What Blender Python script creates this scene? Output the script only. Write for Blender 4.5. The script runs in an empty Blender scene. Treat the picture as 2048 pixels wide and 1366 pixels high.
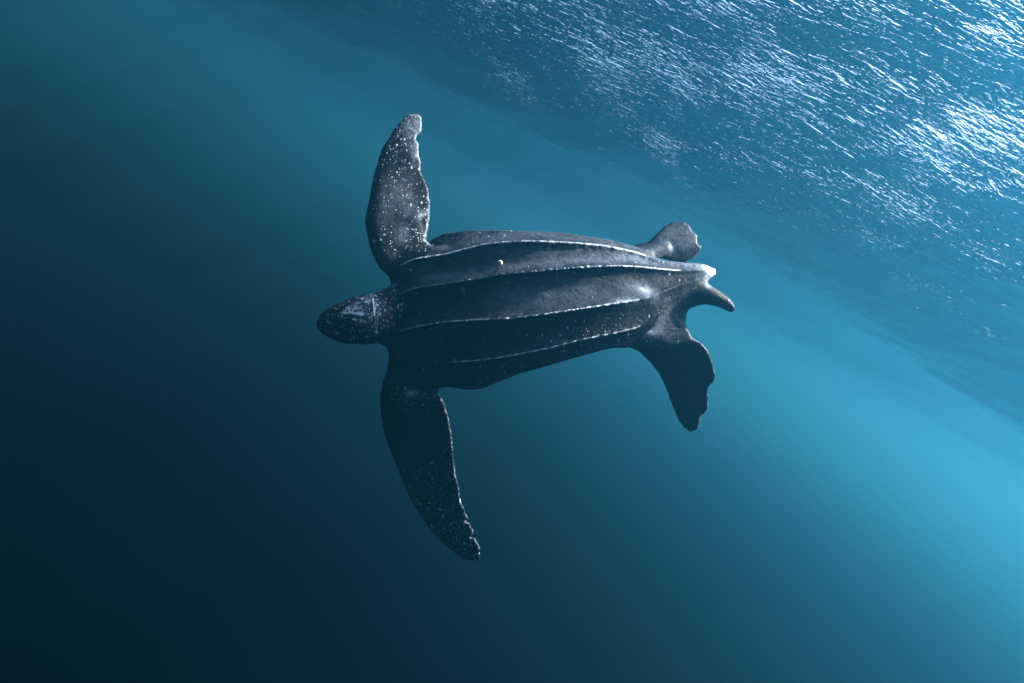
import bpy, math, random
import numpy as np
from mathutils import Matrix, Vector

# ------------------------------------------------------------------ camera
S = bpy.context.scene
F_PX = 1300.0                      # focal length in pixels of a 2048 px wide frame
ROLL, PITCH = math.radians(29.5), math.radians(8.0)
CAM_DEPTH = 1.5                   # metres below mean sea level
up_c = Vector((math.sin(ROLL)*math.cos(PITCH), math.cos(ROLL)*math.cos(PITCH), math.sin(PITCH)))
view_c = Vector((0, 0, -1))
fwd_c = (view_c - up_c*view_c.dot(up_c)).normalized()     # world +Y in camera axes
right_c = fwd_c.cross(up_c)                               # world +X in camera axes
C2W = Matrix((right_c, fwd_c, up_c))                      # camera axes -> world axes
cam_data = bpy.data.cameras.new('camera')
cam_data.sensor_width = 36.0
cam_data.lens = 36.0*F_PX/2048.0
cam_data.clip_start, cam_data.clip_end = 0.02, 2000.0
cam = bpy.data.objects.new('camera', cam_data)
cam.matrix_world = Matrix.Translation((0, 0, -CAM_DEPTH)) @ C2W.to_4x4()
S.collection.objects.link(cam)
S.camera = cam

# ------------------------------------------------------------------ sky, sun, exposure
SUN_C = Vector((0.92, 0.38, -0.08)).normalized()           # towards the sun, camera axes
sun_w = C2W @ SUN_C
sun_el = math.asin(sun_w.z)
sun_az = math.atan2(sun_w.x, sun_w.y)
world = bpy.data.worlds.new('World'); S.world = world; world.use_nodes = True
nt = world.node_tree
sky = nt.nodes.new('ShaderNodeTexSky'); sky.sky_type = 'NISHITA'; sky.sun_disc = False
sky.sun_elevation = sun_el; sky.sun_rotation = sun_az
sky.air_density = 0.8; sky.dust_density = 4.0; sky.ozone_density = 1.0
bg = nt.nodes['Background']; bg.inputs["Strength"].default_value = 0.07
nt.links.new(sky.outputs[0], bg.inputs['Color'])
sd = bpy.data.lights.new('sun', 'SUN'); sd.energy = 5.0; sd.angle = math.radians(0.6); sd.color = (1.0, 0.97, 0.92)
sun = bpy.data.objects.new('sun', sd); S.collection.objects.link(sun)
sun.rotation_euler = (-sun_w).to_track_quat('-Z', 'Y').to_euler()
vs = S.view_settings
vs.view_transform = 'Standard'; vs.look = 'None'; vs.exposure = 3.6; vs.gamma = 1.0; vs.use_curve_mapping = False
cy = S.cycles
cy.max_bounces = 8; cy.volume_bounces = 0; cy.transparent_max_bounces = 12
cy.diffuse_bounces = 2; cy.glossy_bounces = 4; cy.transmission_bounces = 4
cy.use_denoising = True
cy.sample_clamp_indirect = 6.0
random.seed(4); rng = np.random.default_rng(4)

# ------------------------------------------------------------------ node helpers
def new_mat(name):
    m = bpy.data.materials.new(name); m.use_nodes = True
    t = m.node_tree
    for n in list(t.nodes): t.nodes.remove(n)
    return m, t, t.nodes.new('ShaderNodeOutputMaterial')
def N(t, kind, **kw):
    n = t.nodes.new(kind)
    for k, v in kw.items():
        if k in ('inputs',):
            for a, b in v.items(): n.inputs[a].default_value = b
        else: setattr(n, k, v)
    return n
def mesh_obj(name, verts, faces, mat, parent=None):
    me = bpy.data.meshes.new(name)
    verts = np.asarray(verts, np.float32); faces = np.asarray(faces, np.int32)
    me.vertices.add(len(verts)); me.vertices.foreach_set('co', verts.ravel())
    k = faces.shape[1]
    me.loops.add(faces.size); me.loops.foreach_set('vertex_index', faces.ravel())
    me.polygons.add(len(faces)); me.polygons.foreach_set('loop_start', np.arange(0, faces.size, k, dtype=np.int32))
    me.update(calc_edges=True); me.validate()
    me.polygons.foreach_set('use_smooth', np.ones(len(me.polygons), bool))
    me.materials.append(mat)
    o = bpy.data.objects.new(name, me); S.collection.objects.link(o)
    if parent: o.parent = parent
    return o

# ------------------------------------------------------------------ sea surface
def wave_height(X, Y):
    """Swell with a trough ahead of the camera, wind sea and chop."""
    r = np.random.default_rng(11)
    lat = X - 1.0
    # swell: crest 2 m ahead of the camera, trough line about 6.5 m ahead, deeper to both sides
    Z = 0.30*np.cos(2*math.pi*(Y-2.2)/10.8)*np.exp(-np.maximum(np.abs(Y)-9, 0)/25)
    Z = Z - 0.45*(1-np.exp(-lat**2/30.0))*np.exp(-((Y-7.6)/3.0)**2)
    wind = math.radians(200)
    for i in range(70):
        lam = 4.5*(0.045**(i/69.0))*r.uniform(.85, 1.15)       # 4.5 m .. 0.2 m
        th = wind + r.normal(0, .55)
        k = 2*math.pi/lam
        steep = 0.012 if lam > 0.8 else 0.012
        a = steep/k*r.uniform(.5, 1.3)
        Z = Z + a*np.cos(k*(X*math.cos(th)+Y*math.sin(th)) + r.uniform(0, 6.283))
    return Z
n = 820
tx = np.linspace(-3.7, 3.7, n); xs = 3.5*np.sinh(tx) + 2.0
ty = np.linspace(-2.0, 3.6, n); ys = 4.0*np.sinh(ty) + 4.0
X, Y = np.meshgrid(xs, ys, indexing='xy')
Z = wave_height(X, Y)
V = np.stack([X, Y, Z], -1).reshape(-1, 3)
idx = np.arange(n*n).reshape(n, n)
Fq = np.stack([idx[:-1, :-1], idx[:-1, 1:], idx[1:, 1:], idx[1:, :-1]], -1).reshape(-1, 4)
m, t, out = new_mat('sea_surface_skin')
tc = N(t, 'ShaderNodeTexCoord')
mp = N(t, 'ShaderNodeMapping'); mp.inputs['Rotation'].default_value = (0, 0, math.radians(20)); mp.inputs['Scale'].default_value = (0.8, 2.0, 1.0)
t.links.new(tc.outputs['Object'], mp.inputs['Vector'])
n1 = N(t, 'ShaderNodeTexNoise', inputs={'Scale': 6.0, 'Detail': 3.0, 'Roughness': 0.6, 'Distortion': 0.5})
n2 = N(t, 'ShaderNodeTexNoise', inputs={'Scale': 23.0, 'Detail': 2.6, 'Roughness': 0.55, 'Distortion': 0.6})
n3 = N(t, 'ShaderNodeTexNoise', inputs={'Scale': 1.3, 'Detail': 2.0, 'Roughness': 0.6})       # gusts: where the ripples are steep
t.links.new(mp.outputs[0], n1.inputs['Vector']); t.links.new(mp.outputs[0], n2.inputs['Vector']); t.links.new(tc.outputs['Object'], n3.inputs['Vector'])
mr = N(t, 'ShaderNodeMapRange', inputs={'From Min': 0.48, 'From Max': 0.68, 'To Min': 0.3, 'To Max': 0.66}); t.links.new(n3.outputs[0], mr.inputs[0])
ad = N(t, 'ShaderNodeMath', operation='MULTIPLY_ADD')
t.links.new(n2.outputs[0], ad.inputs[0]); t.links.new(mr.outputs[0], ad.inputs[1]); t.links.new(n1.outputs[0], ad.inputs[2])
bp = N(t, 'ShaderNodeBump', inputs={'Strength': 1.0, 'Distance': 0.0132})
t.links.new(ad.outputs[0], bp.inputs['Height'])
fr = N(t, 'ShaderNodeFresnel', inputs={'IOR': 1.33}); t.links.new(bp.outputs[0], fr.inputs['Normal'])
tr = N(t, 'ShaderNodeBsdfTransparent'); gl = N(t, 'ShaderNodeBsdfGlossy', inputs={'Roughness': 0.03})
t.links.new(bp.outputs[0], gl.inputs['Normal'])
mx = N(t, 'ShaderNodeMixShader')
t.links.new(fr.outputs[0], mx.inputs[0]); t.links.new(tr.outputs[0], mx.inputs[1]); t.links.new(gl.outputs[0], mx.inputs[2])
t.links.new(mx.outputs[0], out.inputs['Surface'])
sea = mesh_obj('water_surface', V, Fq, m)
sea['kind'] = 'structure'; sea['label'] = 'rippled sea surface with white glints seen from below'

# ------------------------------------------------------------------ the body of water: two stacked layers, each of even density
def water_layer(name, z0, z1, color, absorb, density, g, label):
    m, t, out = new_mat(name)
    pv = N(t, 'ShaderNodeVolumePrincipled')
    pv.inputs['Color'].default_value = (*color, 1)
    pv.inputs['Absorption Color'].default_value = (*absorb, 1)
    pv.inputs['Density'].default_value = density
    pv.inputs['Anisotropy'].default_value = g
    t.links.new(pv.outputs[0], out.inputs['Volume'])
    b = np.array([(x, y, z) for z in (z0, z1) for y in (-80, 160) for x in (-120, 140)], float)
    o = mesh_obj(name, b, [(0, 2, 3, 1), (4, 5, 7, 6), (0, 1, 5, 4), (2, 6, 7, 3), (0, 4, 6, 2), (1, 3, 7, 5)], m)
    o['kind'] = 'stuff'; o['label'] = label
    return o
haze = water_layer('haze', -4.4, 1.2, (0.055, 0.425, 0.82), (0.02, 0.045, 0.0), 0.068, 0.91, 'sunlit blue upper water full of fine suspended matter')
deep = water_layer('deep_water', -80.0, -4.402, (0.0, 0.004, 0.03), (0.0, 0.0, 0.0), 0.25, 0.90, 'dark absorbing water layer, added to deepen the gloom below')  # almost no scattering: layer added so the view darkens downwards

# ------------------------------------------------------------------ the turtle
# Built in its own axes: x towards the tail, y towards its right flank, z towards its back as it banks.
SIZE = 0.80                        # a middling adult: shell 1.3 m
PX = 0.00234                       # metres per traced unit at the turtle's distance
DIST = PX*F_PX
CX, CY = 1024.0, 683.0
def to_xy(X, Y, z):
    k = PX*(DIST - z)/DIST
    return (np.asarray(X, float)-CX)*k, -(np.asarray(Y, float)-CY)*k
def to_px(x, y, z):
    k = DIST/(DIST - z)/PX
    return CX + x*k, CY - y*k
def curve(pts, smooth=7):
    p = np.array(pts, float); q = np.arange(p[0, 0]-60, p[-1, 0]+60.5, 1.0)
    v = np.interp(q, p[:, 0], p[:, 1])
    ker = np.hanning(smooth*2+3)[1:-1]; ker /= ker.sum()
    vp = np.concatenate([np.full(len(ker)//2, v[0]), v, np.full(len(ker)//2, v[-1])])
    v = np.convolve(vp, ker, 'valid')
    return lambda X: np.interp(X, q, v)
yR2 = curve([(770, 552), (793, 530), (820, 502), (850, 478), (873, 467.5), (918, 461.5), (944, 460), (997, 460), (1050, 462), (1116, 464), (1155, 467.7), (1195, 474), (1234, 479.5), (1261, 486), (1287, 498), (1313, 512), (1340, 521), (1379, 526), (1400, 526), (1414, 530), (1427, 536.5), (1437, 541.5)], 3)
yR1 = curve([(770, 553), (774, 547.5), (793, 535), (818, 521), (836, 516), (865, 512), (892, 508), (918, 500.6), (944, 494), (971, 488), (1010, 484), (1050, 482), (1100, 483), (1155, 486), (1208, 491), (1248, 499), (1274, 505), (1300, 514), (1327, 523), (1358, 529), (1400, 531), (1428, 537), (1437, 541.5)], 4)
yM = curve([(770, 603), (794, 591.5), (813, 582), (826, 577), (852, 572), (879, 569), (918, 563), (958, 557), (997, 549), (1037, 545.4), (1100, 539.6), (1155, 535), (1208, 532), (1240, 531.4), (1274, 533), (1313, 537), (1353, 540.7), (1390, 540), (1437, 542.5)], 4)
yL1 = curve([(770, 676), (794, 665), (818, 656), (844, 651), (879, 645), (918, 641.6), (984, 638), (1023, 636), (1063, 631), (1100, 626.6), (1129, 622), (1182, 614), (1234, 606), (1255, 603), (1300, 594), (1340, 577), (1380, 562), (1410, 552), (1437, 543.5)], 4)
yL2 = curve([(770, 706), (800, 716), (840, 722), (900, 724), (944, 722), (997, 715.5), (1037, 708), (1100, 695.5), (1155, 681), (1208, 670), (1234, 665), (1274, 655), (1300, 638), (1340, 600), (1380, 574), (1410, 559), (1437, 544)], 4)
yL3 = curve([(770, 716), (793, 732), (820, 752), (850, 770), (886, 774), (907, 776), (929, 779.5), (948, 780), (971, 775), (997, 764), (1037, 748), (1100, 731), (1155, 715), (1208, 701), (1234, 695), (1255, 692), (1287, 669), (1318, 639), (1341, 613), (1380, 583), (1408, 564), (1424, 553.5), (1432, 548), (1437, 544)], 3)
zM = curve([(770, -.165), (790, -.125), (820, -.085), (860, -.048), (920, -.008), (1000, .028), (1080, .040), (1160, .027), (1240, -.015), (1320, -.080), (1380, -.135), (1437, -.19)], 30)

GH = 0.0064
gx = np.arange(-1.00, 1.10, GH); gy = np.arange(-1.26, 1.25, GH); gz = np.arange(-0.66, 0.17, GH)
SHAPE = (len(gx), len(gy), len(gz))
FIELD = np.full(SHAPE, 1.0, np.float32)
KIND = np.zeros(SHAPE, np.uint8)            # 0 carapace, 1 skin, 2 head, 3 flipper, 4 tail
def box_slices(lo, hi):
    return tuple(slice(max(0, int((l-g[0])/GH)-2), min(len(g), int((h-g[0])/GH)+3)) for l, h, g in zip(lo, hi, (gx, gy, gz)))
def smin_into(sl, f, k, kind):
    a = FIELD[sl]
    hh = np.maximum(k - np.abs(a-f), 0)/k
    near = f < a
    FIELD[sl] = np.minimum(a, f) - hh*hh*k*0.25
    KIND[sl] = np.where(near, kind, KIND[sl])

# carapace: a ridged section at every station along the body
def section(X):
    w = (yL3(X)-yR2(X))/304.0
    z0 = zM(X)
    pts = [(yR2(X), z0-.320*w), (yR1(X), z0-.139*w), (yM(X), z0), (yL1(X), z0+.055*w), (yL2(X), z0+.004*w), (yL3(X), z0-.075*w)]
    ctrl = [np.array([float(to_xy(X, Y, z)[1]), z]) for Y, z in pts]
    ym = ctrl[2][1-1]
    PL = np.array([ctrl[5][0]+.085*w, z0-.245*w]); PR = np.array([ctrl[2][0]-.02*w, z0-.505*w]); R3 = np.array([ctrl[0][0]-.012*w, z0-.455*w])
    conc = [.016, .030, .040, .017, .012]
    skew = [1.0, .8, .72, 1.0, 1.0]
    out = []
    for i in range(5):
        a, b = ctrl[i], ctrl[i+1]
        d = b-a; nrm = np.array([-d[1], d[0]]); L = np.hypot(*d)+1e-9; nrm /= L
        if nrm[1] < 0: nrm = -nrm
        tt = np.linspace(0, 1, 40, endpoint=False)
        ts = tt**skew[i]
        off = -conc[i]*w*(4*ts*(1-ts))
        # sharp keels
        crest = .0085*min(1, w*1.4)
        knob = 1.0 + .5*math.sin(X*.55+i*2.1)*math.sin(X*.23+i)
        off = off + crest*knob*(np.exp(-(tt*L/.011)**1.2)*(i > 0) + np.exp(-((1-tt)*L/.011)**1.2)*(i < 4))
        out.append(a + d*tt[:, None] + nrm*off[:, None])
    def arc(p, q, c, n=24):
        tt = np.linspace(0, 1, n, endpoint=False)[:, None]
        return (1-tt)**2*p + 2*tt*(1-tt)*c + tt**2*q
    L3 = ctrl[5]
    out.append(arc(L3, PL, np.array([L3[0]-.004*w, (L3[1]+PL[1])/2+.0*w])))
    out.append(arc(PL, PR, (PL+PR)/2+np.array([-.05*w, -.04*w])))
    out.append(arc(PR, R3, (PR+R3)/2+np.array([0, -.05*w])))
    out.append(arc(R3, ctrl[0], np.array([ctrl[0][0]+.012*w, (R3[1]+ctrl[0][1])/2])))
    P = np.concatenate(out)
    C = np.array([(ctrl[0][0]+L3[0])/2-.02*w, z0-.19*w])
    return P, C, w
x_front, x_back = 771.0, 1438.0
sl = box_slices((-.66, -.36, -.60), (1.0, .62, .13))
xs_ = gx[sl[0]]; YY, ZZ = np.meshgrid(gy[sl[1]], gz[sl[2]], indexing='ij')
fc = np.full((len(xs_),)+YY.shape, 1.0, np.float32)
for i, x in enumerate(xs_):
    X = CX + x/PX*1.0/(1.0 - float(zM(CX+x/PX))/DIST)     # station under this slice, perspective allowed for
    if X < x_front-12 or X > x_back+10: continue
    Xc = min(max(X, x_front), x_back)
    P, C, w = section(Xc)
    sc = 1.0
    d = P-C; th = np.arctan2(d[:, 1], d[:, 0]); rr = np.hypot(d[:, 0], d[:, 1])
    o = np.argsort(th); th, rr = th[o], rr[o]
    th = np.concatenate([th[-3:]-2*math.pi, th, th[:3]+2*math.pi]); rr = np.concatenate([rr[-3:], rr, rr[:3]])
    front = math.sqrt(max(0.0, 1-max(0.0, (799-X)/28.0)**2))
    rr = rr*(0.0+1.0*front) if X < 799 else rr
    dy, dz = YY-C[0], ZZ-C[1]
    f = (np.hypot(dy, dz) - np.interp(np.arctan2(dz, dy), th, rr))*.85
    if X > x_back: f = np.maximum(f, 0)+ (X-x_back)*PX
    if X < x_front: f = np.maximum(f, 0)+ (x_front-X)*PX
    fc[i] = f
FIELD[sl] = fc

# round-section limbs: head and neck, tail, pelvis, shoulders
def tube(pts, kind, k, flat=.85, ny=1.0):
    """pts: (X, Y, z, half-height in traced units) along the limb; elliptical section, smooth along its length."""
    pts = np.array(pts, float)
    x, y = to_xy(pts[:, 0], pts[:, 1], pts[:, 2]); z = pts[:, 2]
    r = pts[:, 3]*PX*(DIST-z)/DIST
    c = np.stack([x, y, z], 1)
    n_ = 60
    u = np.linspace(0, len(pts)-1, n_); ui = np.arange(len(pts))
    c = np.stack([np.interp(u, ui, c[:, j]) for j in range(3)], 1); r = np.interp(u, ui, r)
    for _ in range(6):
        c[1:-1] = (c[:-2]+2*c[1:-1]+c[2:])/4; r[1:-1] = (r[:-2]+2*r[1:-1]+r[2:])/4
    R = r.max()*1.3+.05
    s_ = box_slices(c.min(0)-R, c.max(0)+R)
    G = np.stack(np.meshgrid(gx[s_[0]], gy[s_[1]], gz[s_[2]], indexing='ij'), -1).astype(np.float32)
    best = np.full(G.shape[:3], 9.0, np.float32)
    for j in range(n_-1):
        a, b = c[j].astype(np.float32), c[j+1].astype(np.float32); ab = b-a
        t_ = np.clip(((G-a)@ab)/(ab@ab+1e-9), 0, 1)
        q = G-(a+t_[..., None]*ab)
        q[..., 2] /= flat
        dd = np.sqrt((q*q).sum(-1)) - (r[j]+t_*(r[j+1]-r[j]))
        best = np.minimum(best, dd.astype(np.float32))
    smin_into(s_, best*.9, k, kind)

HEAD = [(641, 649, -.150, 6), (648, 648, -.145, 15), (656, 647, -.138, 22), (666, 645.5, -.130, 30), (681, 645.5, -.122, 37.5), (702, 643.5, -.118, 45), (724, 640, -.118, 49), (743, 637.5, -.135, 50.5), (757, 637, -.185, 49), (780, 634, -.225, 56), (830, 628, -.26, 70)]
tube(HEAD, 2, .012, .86)
tube([(1240, 630, -.15, 44), (1290, 625, -.165, 40), (1335, 612, -.175, 30), (1370, 594, -.17, 24), (1404, 588, -.165, 20.5), (1420, 591, -.165, 18.5), (1436, 598, -.168, 15), (1451, 606, -.17, 12.5), (1462, 616, -.175, 8.5)], 4, .05, .8)
tube([(1235, 640, -.13, 45), (1290, 660, -.14, 34), (1330, 685, -.16, 22)], 1, .07, .55)
tube([(1200, 560, -.22, 45), (1260, 530, -.27, 30), (1300, 507, -.31, 17), (1330, 498, -.33, 10)], 1, .05, .6)
tube([(850, 690, -.19, 70), (826, 730, -.19, 50), (822, 770, -.20, 44), (826, 815, -.235, 34), (832, 860, -.28, 22)], 1, .06, .50)
tube([(860, 560, -.27, 60), (815, 530, -.295, 46), (800, 480, -.305, 42), (796, 430, -.312, 34), (797, 380, -.325, 20)], 1, .06, .34)

tube([(1290, 640, -.165, 30), (1330, 640, -.165, 28), (1347, 642, -.168, 24)], 1, .05, .55)
tube([(664, 622, -.085, 4), (680, 616, -.070, 7), (700, 612, -.060, 6)], 2, .02, 1.0)
tube([(664, 664, -.085, 4), (680, 672, -.075, 7), (700, 676, -.070, 6)], 2, .02, 1.0)
# flippers: traced blade, thick rounded leading edge, thin ragged trailing edge
def seg_sdf(poly, QX, QY):
    d2 = np.full(QX.shape, 9.0); inside = np.zeros(QX.shape, bool)
    m_ = len(poly)
    for i in range(m_):
        ax, ay = poly[i]; bx, by = poly[(i+1) % m_]
        ex, ey = bx-ax, by-ay; L2 = ex*ex+ey*ey+1e-12
        t_ = np.clip(((QX-ax)*ex+(QY-ay)*ey)/L2, 0, 1)
        d2 = np.minimum(d2, (QX-ax-t_*ex)**2+(QY-ay-t_*ey)**2)
        cond = ((ay > QY) != (by > QY)) & (QX < ex*(QY-ay)/(by-ay+1e-15)+ax)
        inside ^= cond
    return np.where(inside, np.sqrt(d2), -np.sqrt(d2))          # positive inside
def line_dist(pts, QX, QY):
    d2 = np.full(QX.shape, 9.0)
    for (ax, ay), (bx, by) in zip(pts[:-1], pts[1:]):
        ex, ey = bx-ax, by-ay
        t_ = np.clip(((QX-ax)*ex+(QY-ay)*ey)/(ex*ex+ey*ey+1e-12), 0, 1)
        d2 = np.minimum(d2, (QX-ax-t_*ex)**2+(QY-ay-t_*ey)**2)
    return np.sqrt(d2)
FLIP = []
def flipper(lead, trail, zfun, thick, k, tipdir):
    """lead and trail: traced edges from the root to the tip; zfun(X, Y): height of the blade; thick(s): half thickness by 0..1 along it."""
    allp = lead + trail[::-1]
    P = np.array(allp, float)
    zz = zfun(P[:, 0], P[:, 1]); px_, py_ = to_xy(P[:, 0], P[:, 1], zz)
    poly = np.stack([px_, py_], 1)
    nl = len(lead); lead_m = poly[:nl]
    lo = [poly[:, 0].min()-.03, poly[:, 1].min()-.03, zz.min()-.16]; hi = [poly[:, 0].max()+.03, poly[:, 1].max()+.03, zz.max()+.16]
    s_ = box_slices(lo, hi)
    QX, QY = np.meshgrid(gx[s_[0]], gy[s_[1]], indexing='ij')
    d = seg_sdf(poly, QX, QY)
    dl = line_dist([tuple(p) for p in lead_m], QX, QY)
    gpx, gpy = to_px(QX, QY, float(zz.mean()))
    z_ = zfun(gpx, gpy)
    along = np.clip(((gpx-tipdir[0])*(tipdir[2]-tipdir[0])+(gpy-tipdir[1])*(tipdir[3]-tipdir[1]))/((tipdir[2]-tipdir[0])**2+(tipdir[3]-tipdir[1])**2), 0, 1)
    T = thick(along)
    dpos = np.maximum(d, 0)
    prof = np.sqrt(np.clip(dpos/(.045+.02*(1-along)), 0, 1))*.75 + .25*np.clip(dpos/.10, 0, 1)   # rounded all round
    rear = np.clip(dl/.20, 0, 1)                                             # thinner away from the leading edge
    half = .0075 + (T-.0075)*prof*(1-.62*rear)
    half = np.where(d >= 0, half, .0075 + d*1.2)
    f = np.abs(gz[s_[2]][None, None, :]-z_[..., None]) - half[..., None]
    smin_into(s_, (f*.9).astype(np.float32), k, 3)
    FLIP.append((poly, lead_m, np.array([tuple(p) for p in poly[nl:]]), tipdir))
def jag(pts, amp, step, seed):
    """roughen a traced edge between its points"""
    r_ = random.Random(seed); out = [pts[0]]
    for a, b in zip(pts[:-1], pts[1:]):
        L = math.hypot(b[0]-a[0], b[1]-a[1]); m_ = max(1, int(L/step))
        for j in range(1, m_+1):
            q = j/m_; e = amp if j < m_ else 0
            out.append((a[0]+(b[0]-a[0])*q+r_.uniform(-e, e), a[1]+(b[1]-a[1])*q+r_.uniform(-e, e)))
    return out
# right fore flipper (upper in the view)
flipper([(835, 560), (800, 556), (772, 546), (759.5, 534), (749, 515), (740, 489), (734.5, 463), (731.5, 438), (737, 413), (743.5, 381), (749, 350), (757, 326), (764, 301), (778, 278), (791, 257), (807, 239), (817, 230)],
        jag([(890, 520), (868, 500), (849, 482), (854.5, 458), (858, 434), (858, 410), (855.5, 381), (849, 363), (840, 342), (840.5, 326), (835, 307), (836.5, 289), (829, 279), (833, 269), (842, 262), (841.5, 236), (836, 230)], 1.3, 6, 1),
        lambda X, Y: -.275 - .055*(X-800)/100 - .0006*np.maximum(520-Y, 0)*.45 + .00000045*np.maximum(420-Y, 0)**2 - .10*np.clip((300-Y)/70, 0, 1)**2*0,
        lambda s: .046 - .034*s, .035, (800, 540, 830, 235))
# left fore flipper (lower in the view)
flipper([(810, 680), (797, 706), (784, 737), (767, 764), (762, 791), (763, 825), (767.5, 858), (777, 889), (790.5, 922), (804, 959), (821, 997), (841, 1032), (864.5, 1064), (888, 1089), (912, 1108), (932, 1120.5), (958, 1124)],
        jag([(930, 740), (890, 765), (870, 776), (875, 784), (888, 808), (896.5, 841), (903, 879), (905, 916), (908.5, 946), (916, 973), (917, 993), (923.5, 1012), (934.5, 1037), (928.5, 1042), (938.5, 1049), (945.5, 1064), (938.5, 1077), (949, 1079), (958.5, 1097)], 1.2, 6, 2),
        lambda X, Y: -.175 + .055*(X-825)/100*np.clip((Y-720)/60, .3, 1) - .00085*np.maximum(Y-755, 0),
        lambda s: .048 - .036*s, .04, (815, 760, 945, 1115))
# left hind flipper
flipper([(1225, 660), (1254, 691), (1281, 703), (1301, 723), (1318, 743.5), (1331, 770), (1345, 807), (1358, 838), (1368, 853), (1382, 863)],
        jag([(1340, 630), (1371, 655), (1382, 676), (1402, 688), (1415, 703), (1424, 727), (1429, 753), (1427, 762), (1417, 770), (1414, 778), (1413.5, 819), (1400, 831), (1395, 856)], .9, 6, 3),
        lambda X, Y: -.15 - .0015*np.maximum(Y-688, 0) + .06*(X-1350)/100*np.clip((Y-670)/40, 0, 1),
        lambda s: .034 - .024*s, .035, (1310, 690, 1385, 855))
# right hind flipper
flipper([(1250, 510), (1274, 490), (1296, 486), (1311, 472), (1328, 455), (1345, 446), (1365, 444), (1378, 452)],
        jag([(1262, 530), (1290, 505), (1321, 514), (1348, 522), (1368, 522.5), (1388, 514), (1398.5, 504), (1402, 494), (1392, 486), (1393, 478), (1394, 472), (1383.5, 464)], .8, 6, 4),
        lambda X, Y: -.345 - .0004*(X-1300) - .0003*(500-Y) + .02*np.cos((Y-490)/14.0)*np.clip((X-1300)/60, 0, 1)*.35,
        lambda s: .020 - .008*s, .035, (1290, 495, 1395, 480))

# ------------------------------------------------------------------ field -> mesh (surface nets)
def surface_nets(Fd, h, o):
    ins = Fd < 0
    nx, ny, nz = Fd.shape
    cnt = np.zeros((nx-1, ny-1, nz-1), np.uint8)
    for i in (0, 1):
        for j in (0, 1):
            for k in (0, 1): cnt += ins[i:nx-1+i, j:ny-1+j, k:nz-1+k]
    act = np.argwhere((cnt > 0) & (cnt < 8))
    idm = np.full(cnt.shape, -1, np.int32); idm[tuple(act.T)] = np.arange(len(act), dtype=np.int32)
    acc = np.zeros((len(act), 3)); wt = np.zeros(len(act))
    cor = [(i, j, k) for i in (0, 1) for j in (0, 1) for k in (0, 1)]
    vals = {c: Fd[act[:, 0]+c[0], act[:, 1]+c[1], act[:, 2]+c[2]].astype(float) for c in cor}
    for c in cor:
        for ax in range(3):
            if c[ax] == 1: continue
            e = list(c); e[ax] = 1; e = tuple(e)
            a, b = vals[c], vals[e]; x_ = (a < 0) != (b < 0)
            t_ = np.where(x_, a/np.where(x_, a-b, 1), 0)
            p = np.zeros((len(act), 3)) + np.array(c); p[:, ax] = t_
            acc[x_] += p[x_]; wt[x_] += 1
    V_ = (act + acc/wt[:, None])*h + np.array(o)
    quads = []
    for ax in range(3):
        a0 = [slice(None)]*3; a1 = [slice(None)]*3
        a0[ax] = slice(0, -1); a1[ax] = slice(1, None)
        A, B = ins[tuple(a0)], ins[tuple(a1)]
        b_, c_ = (ax+1) % 3, (ax+2) % 3
        e = np.argwhere(A != B)
        e = e[(e[:, b_] > 0) & (e[:, c_] > 0) & (e[:, b_] < Fd.shape[b_]-1) & (e[:, c_] < Fd.shape[c_]-1)]
        flip = ~A[tuple(e.T)]
        def cell(db, dc):
            q = e.copy(); q[:, b_] -= db; q[:, c_] -= dc
            return idm[tuple(q.T)]
        q = np.stack([cell(1, 1), cell(0, 1), cell(0, 0), cell(1, 0)], 1)
        q[flip] = q[flip][:, ::-1]
        quads.append(q)
    return V_, np.concatenate(quads), act
TV, TF, ACT = surface_nets(FIELD, GH, (gx[0], gy[0], gz[0]))
TK = KIND[tuple(ACT.T)]
del FIELD, fc
# light smoothing of the net: skin strongly, carapace little so its keels stay sharp
e_all = np.concatenate([TF[:, [0, 1]], TF[:, [1, 2]], TF[:, [2, 3]], TF[:, [3, 0]]])
deg = np.bincount(e_all.ravel(), minlength=len(TV)).astype(float)
for it in range(6):
    s3 = np.stack([np.bincount(e_all[:, 0], TV[e_all[:, 1], j], len(TV)) + np.bincount(e_all[:, 1], TV[e_all[:, 0], j], len(TV)) for j in range(3)], 1)/deg[:, None]
    lam = np.where(TK == 0, .42, .5)[:, None]*(1.0 if it % 2 == 0 else -.9)
    TV = TV + (s3-TV)*lam
VX, VY = to_px(TV[:, 0], TV[:, 1], TV[:, 2])

# ------------------------------------------------------------------ where the markings and painted lit zones are
def bump_at(X0, Y0, rx, ry, ang=0.0):
    c_, s_ = math.cos(ang), math.sin(ang)
    u = ((VX-X0)*c_+(VY-Y0)*s_)/rx; v = (-(VX-X0)*s_+(VY-Y0)*c_)/ry
    return np.exp(-(u*u+v*v))
top_side = TV[:, 2] > np.interp(VX, np.arange(760, 1445), zM(np.arange(760, 1445)))-.40
rd = np.full(len(TV), 1.0)
for fn, x0, x1 in ((yR1, 774, 1290), (yM, 800, 1360), (yL1, 800, 1275), (yL2, 905, 1280)):
    d_ = np.hypot(np.abs(VY-fn(VX)), np.maximum(np.maximum(x0-VX, VX-x1), 0)*1.0)*PX
    rd = np.minimum(rd, d_)
rd = np.where((TK == 0) & top_side & (VX < 1437), rd, 1.0)
edge = np.full(len(TV), 1.0); along_ = np.zeros(len(TV))
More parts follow.
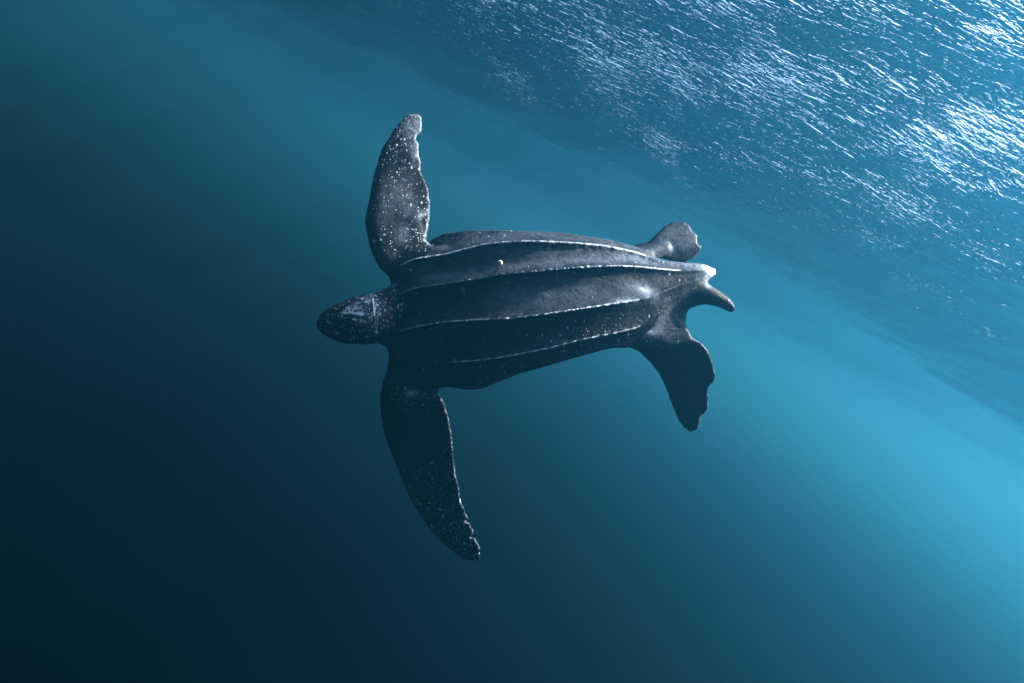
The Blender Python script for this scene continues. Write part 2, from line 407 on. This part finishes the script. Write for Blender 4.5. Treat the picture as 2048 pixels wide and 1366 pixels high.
for poly, lead_m, trail_m, td in FLIP:
    near = (TV[:, 0] > poly[:, 0].min()-.02) & (TV[:, 0] < poly[:, 0].max()+.02) & (TV[:, 1] > poly[:, 1].min()-.02) & (TV[:, 1] < poly[:, 1].max()+.02) & (TK >= 1) & (TK != 2) & (TK != 4)
    ii = np.where(near)[0]
    dd = line_dist([tuple(p) for p in trail_m], TV[ii, 0], TV[ii, 1])
    edge[ii] = np.minimum(edge[ii], dd)
spots = np.zeros(len(TV))
fl = (TK == 3) | (TK == 1)
spots += fl*np.clip((430-VY)/150, 0, 1)*.9                      # outer right fore flipper
spots += fl*np.clip((VY-880)/130, 0, 1)*1.0*(VX < 1100)         # outer left fore flipper
spots += fl*(bump_at(835, 800, 50, 22)*1.0 + bump_at(815, 480, 50, 30)*1.0 + bump_at(805, 420, 60, 60)*.45)
spots += (TK == 2)*.75 + bump_at(765, 600, 14, 30)*.6
spots += (TK == 0)*(.03 + bump_at(1200, 660, 120, 40)*.22 + bump_at(1000, 740, 110, 30)*.28 + bump_at(930, 478, 90, 14)*.25 + bump_at(1110, 470, 120, 8)*.2)
spots += (TK != 0)*bump_at(1305, 665, 45, 25)*.6
spots = np.clip(spots, 0, 1)
pale = np.zeros(len(TV))                                        # pale marks and white shell tip, plus lit zones and highlights painted in
pale += bump_at(1428, 540, 22, 16)*1.4*(VY < 575) + (TK == 0)*bump_at(1385, 533, 35, 7)*.3
pale += (TK == 0)*(bump_at(1290, 580, 26, 11, .5)*.75 + bump_at(1250, 602, 28, 7, -.1)*.7 + bump_at(1140, 590, 130, 26, -.1)*.18 + bump_at(1270, 512, 45, 7, .25)*.5 + bump_at(1330, 527, 60, 5, .1)*.2 + bump_at(1040, 590, 90, 22)*.12)  # lit rear plates and their highlight, lightened in the colour
pale += (TK == 0)*np.clip((yR1(VX)-VY)/14, 0, 1)*.22*np.clip((VX-860)/120, 0, 1) + (TK == 0)*bump_at(1120, 505, 170, 13)*.18  # lit right flank of the shell, painted lighter
pale += (TK == 0)*np.exp(-((VY-(yM(VX)-14))/9)**2)*.22*np.clip((VX-820)/60, 0, 1)  # lit strip beside the median keel, put into the colour
headpale = bump_at(698, 621, 15, 6, -.25)*1.0 + bump_at(722, 628, 8, 3, .2)*.7 + bump_at(722, 643, 6, 8)*.55 + bump_at(722, 603, 12, 4, -.3)*.5 + bump_at(739, 641, 3, 5)*.5 + bump_at(656, 643, 5, 3)*.4
pale += fl*(bump_at(828, 245, 22, 26)*.55 + bump_at(806, 470, 12, 18)*.5 + bump_at(845, 428, 14, 5, -.7)*.7 + bump_at(822, 787, 14, 8)*.8 + bump_at(835, 300, 12, 25)*.45 + bump_at(800, 400, 34, 45)*.22)  # pale flipper patches, with the left shoulder highlight painted in
pale += fl*(bump_at(1350, 485, 50, 35)*.28*(VY < 540))
pale += (TK != 0)*(bump_at(1300, 665, 16, 9, -.4)*.7 + bump_at(1320, 645, 50, 45)*.16) + (TK == 4)*bump_at(1415, 572, 16, 5, .5)*.7  # sheen at the left hind flipper root painted pale; pale tail mark
pale = np.clip(pale, 0, 1.15)
neck = bump_at(745, 606, 9, 26)*1.0 + bump_at(752, 640, 6, 40)*.25
headmark = (TK == 2)*(bump_at(710, 620, 45, 32)*.8+.22) + headpale*1.1
wrinkle = (TK != 0)*(bump_at(1345, 630, 50, 55) + bump_at(765, 620, 20, 70)*.6)
m, t, out = new_mat('turtle_skin')
def attr(name): return N(t, 'ShaderNodeAttribute', attribute_name=name).outputs['Fac']
def math_(op, a, b=None, c=None, clamp=False):
    n_ = N(t, 'ShaderNodeMath', operation=op, use_clamp=clamp)
    for i, v in enumerate((a, b, c)):
        if v is None: continue
        if isinstance(v, (int, float)): n_.inputs[i].default_value = v
        else: t.links.new(v, n_.inputs[i])
    return n_.outputs[0]
def ramp(v, a, b, lo=0.0, hi=1.0):
    n_ = N(t, 'ShaderNodeMapRange', interpolation_type='SMOOTHSTEP', inputs={'From Min': a, 'From Max': b, 'To Min': lo, 'To Max': hi})
    t.links.new(v, n_.inputs[0]); return n_.outputs[0]
def mix(f, a, b):
    n_ = N(t, 'ShaderNodeMix', data_type='RGBA')
    for sock, v in ((n_.inputs['Factor'], f), (n_.inputs['A'], a), (n_.inputs['B'], b)):
        if isinstance(v, tuple): sock.default_value = v if len(v) == 4 else (*v, 1)
        elif isinstance(v, (int, float)): sock.default_value = v
        else: t.links.new(v, sock)
    return n_.outputs['Result']
tc = N(t, 'ShaderNodeTexCoord')
def mapped(scale, rot=(0, 0, 0)):
    n_ = N(t, 'ShaderNodeMapping'); n_.inputs['Scale'].default_value = scale; n_.inputs['Rotation'].default_value = rot
    t.links.new(tc.outputs['Object'], n_.inputs['Vector']); return n_.outputs[0]
def noise(vec, scale, detail=4.0, rough=.6, dist=0.0):
    n_ = N(t, 'ShaderNodeTexNoise', inputs={'Scale': scale, 'Detail': detail, 'Roughness': rough, 'Distortion': dist}); t.links.new(vec, n_.inputs['Vector']); return n_.outputs['Fac']
iso = mapped((1, 1, 1))
big = noise(iso, 7, 5, .65); fine = noise(iso, 55, 5, .7); patch = noise(mapped((.8, 1.2, 1)), 19, 6, .7, .6)
# base: blue black, mottled grey
col = mix(ramp(math_('MULTIPLY_ADD', big, .6, math_('MULTIPLY', fine, .4)), .40, .68), (.0022, .0030, .0046), (.0078, .0092, .0130))
col = mix(ramp(patch, .52, .78, 0, .6), col, (.021, .0245, .033))
blotch = noise(mapped((.9, 1.1, 1)), 31, 6, .72, .4)
col = mix(ramp(blotch, .58, .70, 0, .65), col, (.078, .091, .117))
grain = noise(iso, 120, 4, .75)
col = mix(ramp(math_('ADD', math_('MULTIPLY', grain, .5), math_('MULTIPLY', big, .5)), .50, .64, 0, .65), col, (.0175, .021, .030))
# pale marks and painted lit zones, broken up by noise
pf = math_('MULTIPLY', attr('pale'), ramp(math_('ADD', math_('MULTIPLY', patch, .7), math_('MULTIPLY', fine, .5)), .42, .72, .25, 1.25), clamp=True)
col = mix(pf, col, (.135, .16, .205))
col = mix(math_('MULTIPLY', ramp(attr('pale'), .62, 1.05), ramp(fine, .34, .52, .35, 1.0)), col, (.42, .45, .48))
# white spots in round and oval cells
def spot_layer(scale, vecscale, size, thresh):
    v = N(t, 'ShaderNodeTexVoronoi', feature='F1', inputs={'Scale': scale, 'Randomness': 1.0}); t.links.new(mapped(vecscale), v.inputs['Vector'])
    sp = N(t, 'ShaderNodeSeparateColor'); t.links.new(v.outputs['Color'], sp.inputs[0])
    rad = math_('MULTIPLY_ADD', sp.outputs[0], size*.7, size*.5)
    dwob = math_('ADD', v.outputs['Distance'], math_('MULTIPLY', math_('SUBTRACT', fine, .5), .45))
    inside = ramp(math_('SUBTRACT', rad, dwob), -.07, .12)
    pick = math_('LESS_THAN', sp.outputs[1], math_('MULTIPLY', attr('spots'), thresh))
    return math_('MULTIPLY', math_('MULTIPLY', inside, pick), ramp(sp.outputs[2], 0, 1, .2, 1.0))
sa = spot_layer(45, (1.25, .75, .5), .23, 1.0)
sb = spot_layer(82, (1.2, .8, .5), .27, .9)
col = mix(math_('MAXIMUM', sa, sb), col, (.27, .31, .36))
# keels: a broken pale line along each crest
kn = noise(mapped((1, 1, .3)), 46, 3, .6)
rdw = math_('ADD', attr('ridge'), math_('MULTIPLY', math_('SUBTRACT', fine, .5), .004))
kf = math_('MULTIPLY', ramp(rdw, .0054, .0006), ramp(kn, .36, .58, .25, .95))
col = mix(kf, col, (.30, .33, .38))
# pale rim on the trailing edges
col = mix(math_('MULTIPLY', ramp(attr('edge'), .007, .001), ramp(kn, .42, .64, 0, .35)), col, (.18, .20, .24))
# neck creases
wv = noise(mapped((95, 12, 12), (0, 0, .12)), 1.0, 3, .6, .8)
nf = math_('MULTIPLY', attr('neck'), ramp(wv, .50, .62), clamp=True)
hs = noise(mapped((26, 70, 50), (0, 0, -.3)), 1.0, 4, .65, .5)
col = mix(math_('MULTIPLY', attr('headmark'), math_('ADD', ramp(hs, .58, .68), math_('MULTIPLY', ramp(attr('headmark'), .9, 1.7), ramp(fine, .42, .56))), clamp=True), col, (.36, .39, .42))
col = mix(nf, col, (.46, .50, .52))
bs = N(t, 'ShaderNodeBsdfPrincipled', inputs={'Roughness': .38, 'IOR': 1.11, 'Specular IOR Level': .5})
t.links.new(col, bs.inputs['Base Color'])
wr = noise(mapped((34, 120, 60), (0, 0, -.75)), 1.0, 3, .6, 1.2)
hgt = math_('ADD', math_('MULTIPLY', fine, .5), math_('MULTIPLY', math_('MULTIPLY', wr, attr('wrinkle')), .9))
hgt = math_('ADD', hgt, math_('MULTIPLY', patch, 1.0))
bmp = N(t, 'ShaderNodeBump', inputs={'Strength': .5, 'Distance': .008}); t.links.new(hgt, bmp.inputs['Height'])
t.links.new(bmp.outputs[0], bs.inputs['Normal'])
t.links.new(bs.outputs[0], out.inputs['Surface'])
turtle = mesh_obj('sea_turtle', TV, TF, m)
for nm, val in (('ridge', rd), ('edge', edge), ('spots', spots), ('pale', pale), ('neck', neck), ('headmark', headmark), ('wrinkle', wrinkle)):
    a_ = turtle.data.attributes.new(nm, 'FLOAT', 'POINT')
    if len(a_.data) == len(val): a_.data.foreach_set('value', val.astype(np.float32))
    else: print('attribute size', nm, len(a_.data), len(val))
turtle.matrix_world = cam.matrix_world @ Matrix.Translation((0, 0, -DIST*SIZE)) @ Matrix.Scale(SIZE, 4)
turtle['label'] = 'large dark leatherback turtle with ridged back and white spotted flippers swimming below the surface'
turtle['category'] = 'turtle'
print('turtle', len(TV), len(TF))

# ------------------------------------------------------------------ small parts of the turtle
def surf_z(X, Y, r=5):
    near = np.hypot(VX-X, VY-Y) < r
    return float(TV[near, 2].max())
def lump(name, c, rad, mat, squash=(1, 1, 1), rings=8, seg=14, seed=0, rough=0.0, parent=None):
    r_ = random.Random(seed); vs_ = []; fs_ = []
    for i in range(rings+1):
        a = math.pi*i/rings
        for j in range(seg):
            b = 2*math.pi*j/seg; q = 1+r_.uniform(-rough, rough)
            vs_.append((c[0]+rad*squash[0]*q*math.sin(a)*math.cos(b), c[1]+rad*squash[1]*q*math.sin(a)*math.sin(b), c[2]+rad*squash[2]*q*math.cos(a)))
    for i in range(rings):
        for j in range(seg): fs_.append((i*seg+j, (i+1)*seg+j, (i+1)*seg+(j+1) % seg, i*seg+(j+1) % seg))
    return mesh_obj(name, vs_, fs_, mat, parent)
def simple_mat(name, c, rough, nscale=0, c2=None):
    m, t_, out = new_mat(name); b_ = N(t_, 'ShaderNodeBsdfPrincipled', inputs={'Roughness': rough, 'Base Color': (*c, 1)})
    if c2:
        tc_ = N(t_, 'ShaderNodeTexCoord'); n_ = N(t_, 'ShaderNodeTexNoise', inputs={'Scale': nscale, 'Detail': 3.0}); t_.links.new(tc_.outputs['Object'], n_.inputs['Vector'])
        mx_ = N(t_, 'ShaderNodeMix', data_type='RGBA'); mx_.inputs['A'].default_value = (*c, 1); mx_.inputs['B'].default_value = (*c2, 1)
        t_.links.new(n_.outputs['Fac'], mx_.inputs['Factor']); t_.links.new(mx_.outputs['Result'], b_.inputs['Base Color'])
    t_.links.new(b_.outputs[0], out.inputs['Surface']); return m
eye_m = simple_mat('eye_gloss', (.006, .006, .008), .12, 60, (.015, .013, .012))
for X, Y in ((672, 668), (668, 619)):
    z = surf_z(X, Y); x, y = to_xy(X, Y, z)
    e_ = lump('eye', (float(x), float(y), z-.006), .014, eye_m, (1.15, .85, .8), parent=turtle)
bm_ = simple_mat('barnacle_shell', (.42, .26, .12), .7, 300, (.62, .50, .34))
z = surf_z(1000, 525); x, y = to_xy(1000, 525, z)
# barnacle: a ring of six plates round an open mouth
bv, bf = [], []
for j in range(6):
    a0, a1 = 2*math.pi*j/6+.05, 2*math.pi*(j+1)/6-.05; o_ = len(bv)
    for rr_, zz_ in ((.0125, -.003), (.0105, .004), (.006, .0095), (.0035, .006)):
        for a in (a0, (a0+a1)/2, a1):
            q = rr_*(1.08 if a not in (a0, a1) else 1.0); bv.append((float(x)+q*math.cos(a), float(y)+q*math.sin(a)*.85, z+zz_))
    for i in range(3):
        for k in range(2): bf.append((o_+i*3+k, o_+i*3+k+1, o_+i*3+k+4, o_+i*3+k+3))
bo = mesh_obj('barnacle', bv, bf, bm_, turtle); bo['label'] = 'small tan barnacle on the shell between two ridges'

# ------------------------------------------------------------------ specks drifting in the water
sv, sf = [], []
pr = random.Random(21)
for i in range(260):
    p = Vector((pr.uniform(-4.5, 5), pr.uniform(1.7, 7.5), pr.uniform(-3.3, -.75)))
    r_ = pr.uniform(.0008, .0020)*(1 if pr.random() < .9 else 1.7)
    o_ = len(sv)
    ax = [Vector((pr.gauss(0, 1), pr.gauss(0, 1), pr.gauss(0, 1))).normalized()*r_*pr.uniform(.5, 1.4) for _ in range(3)]
    for d_ in (ax[0], -ax[0], ax[1], -ax[1], ax[2], -ax[2]): sv.append(tuple(p+d_))
    for a, b, c in ((0, 2, 4), (2, 1, 4), (1, 3, 4), (3, 0, 4), (2, 0, 5), (1, 2, 5), (3, 1, 5), (0, 3, 5)): sf.append((o_+a, o_+b, o_+c))
sp_m = simple_mat('speck', (.03, .035, .032), .8, 9, (.07, .07, .06))
spk = mesh_obj('floating_dust', sv, sf, sp_m)
spk['kind'] = 'stuff'; spk['label'] = 'fine specks of plankton and dust drifting in the water'
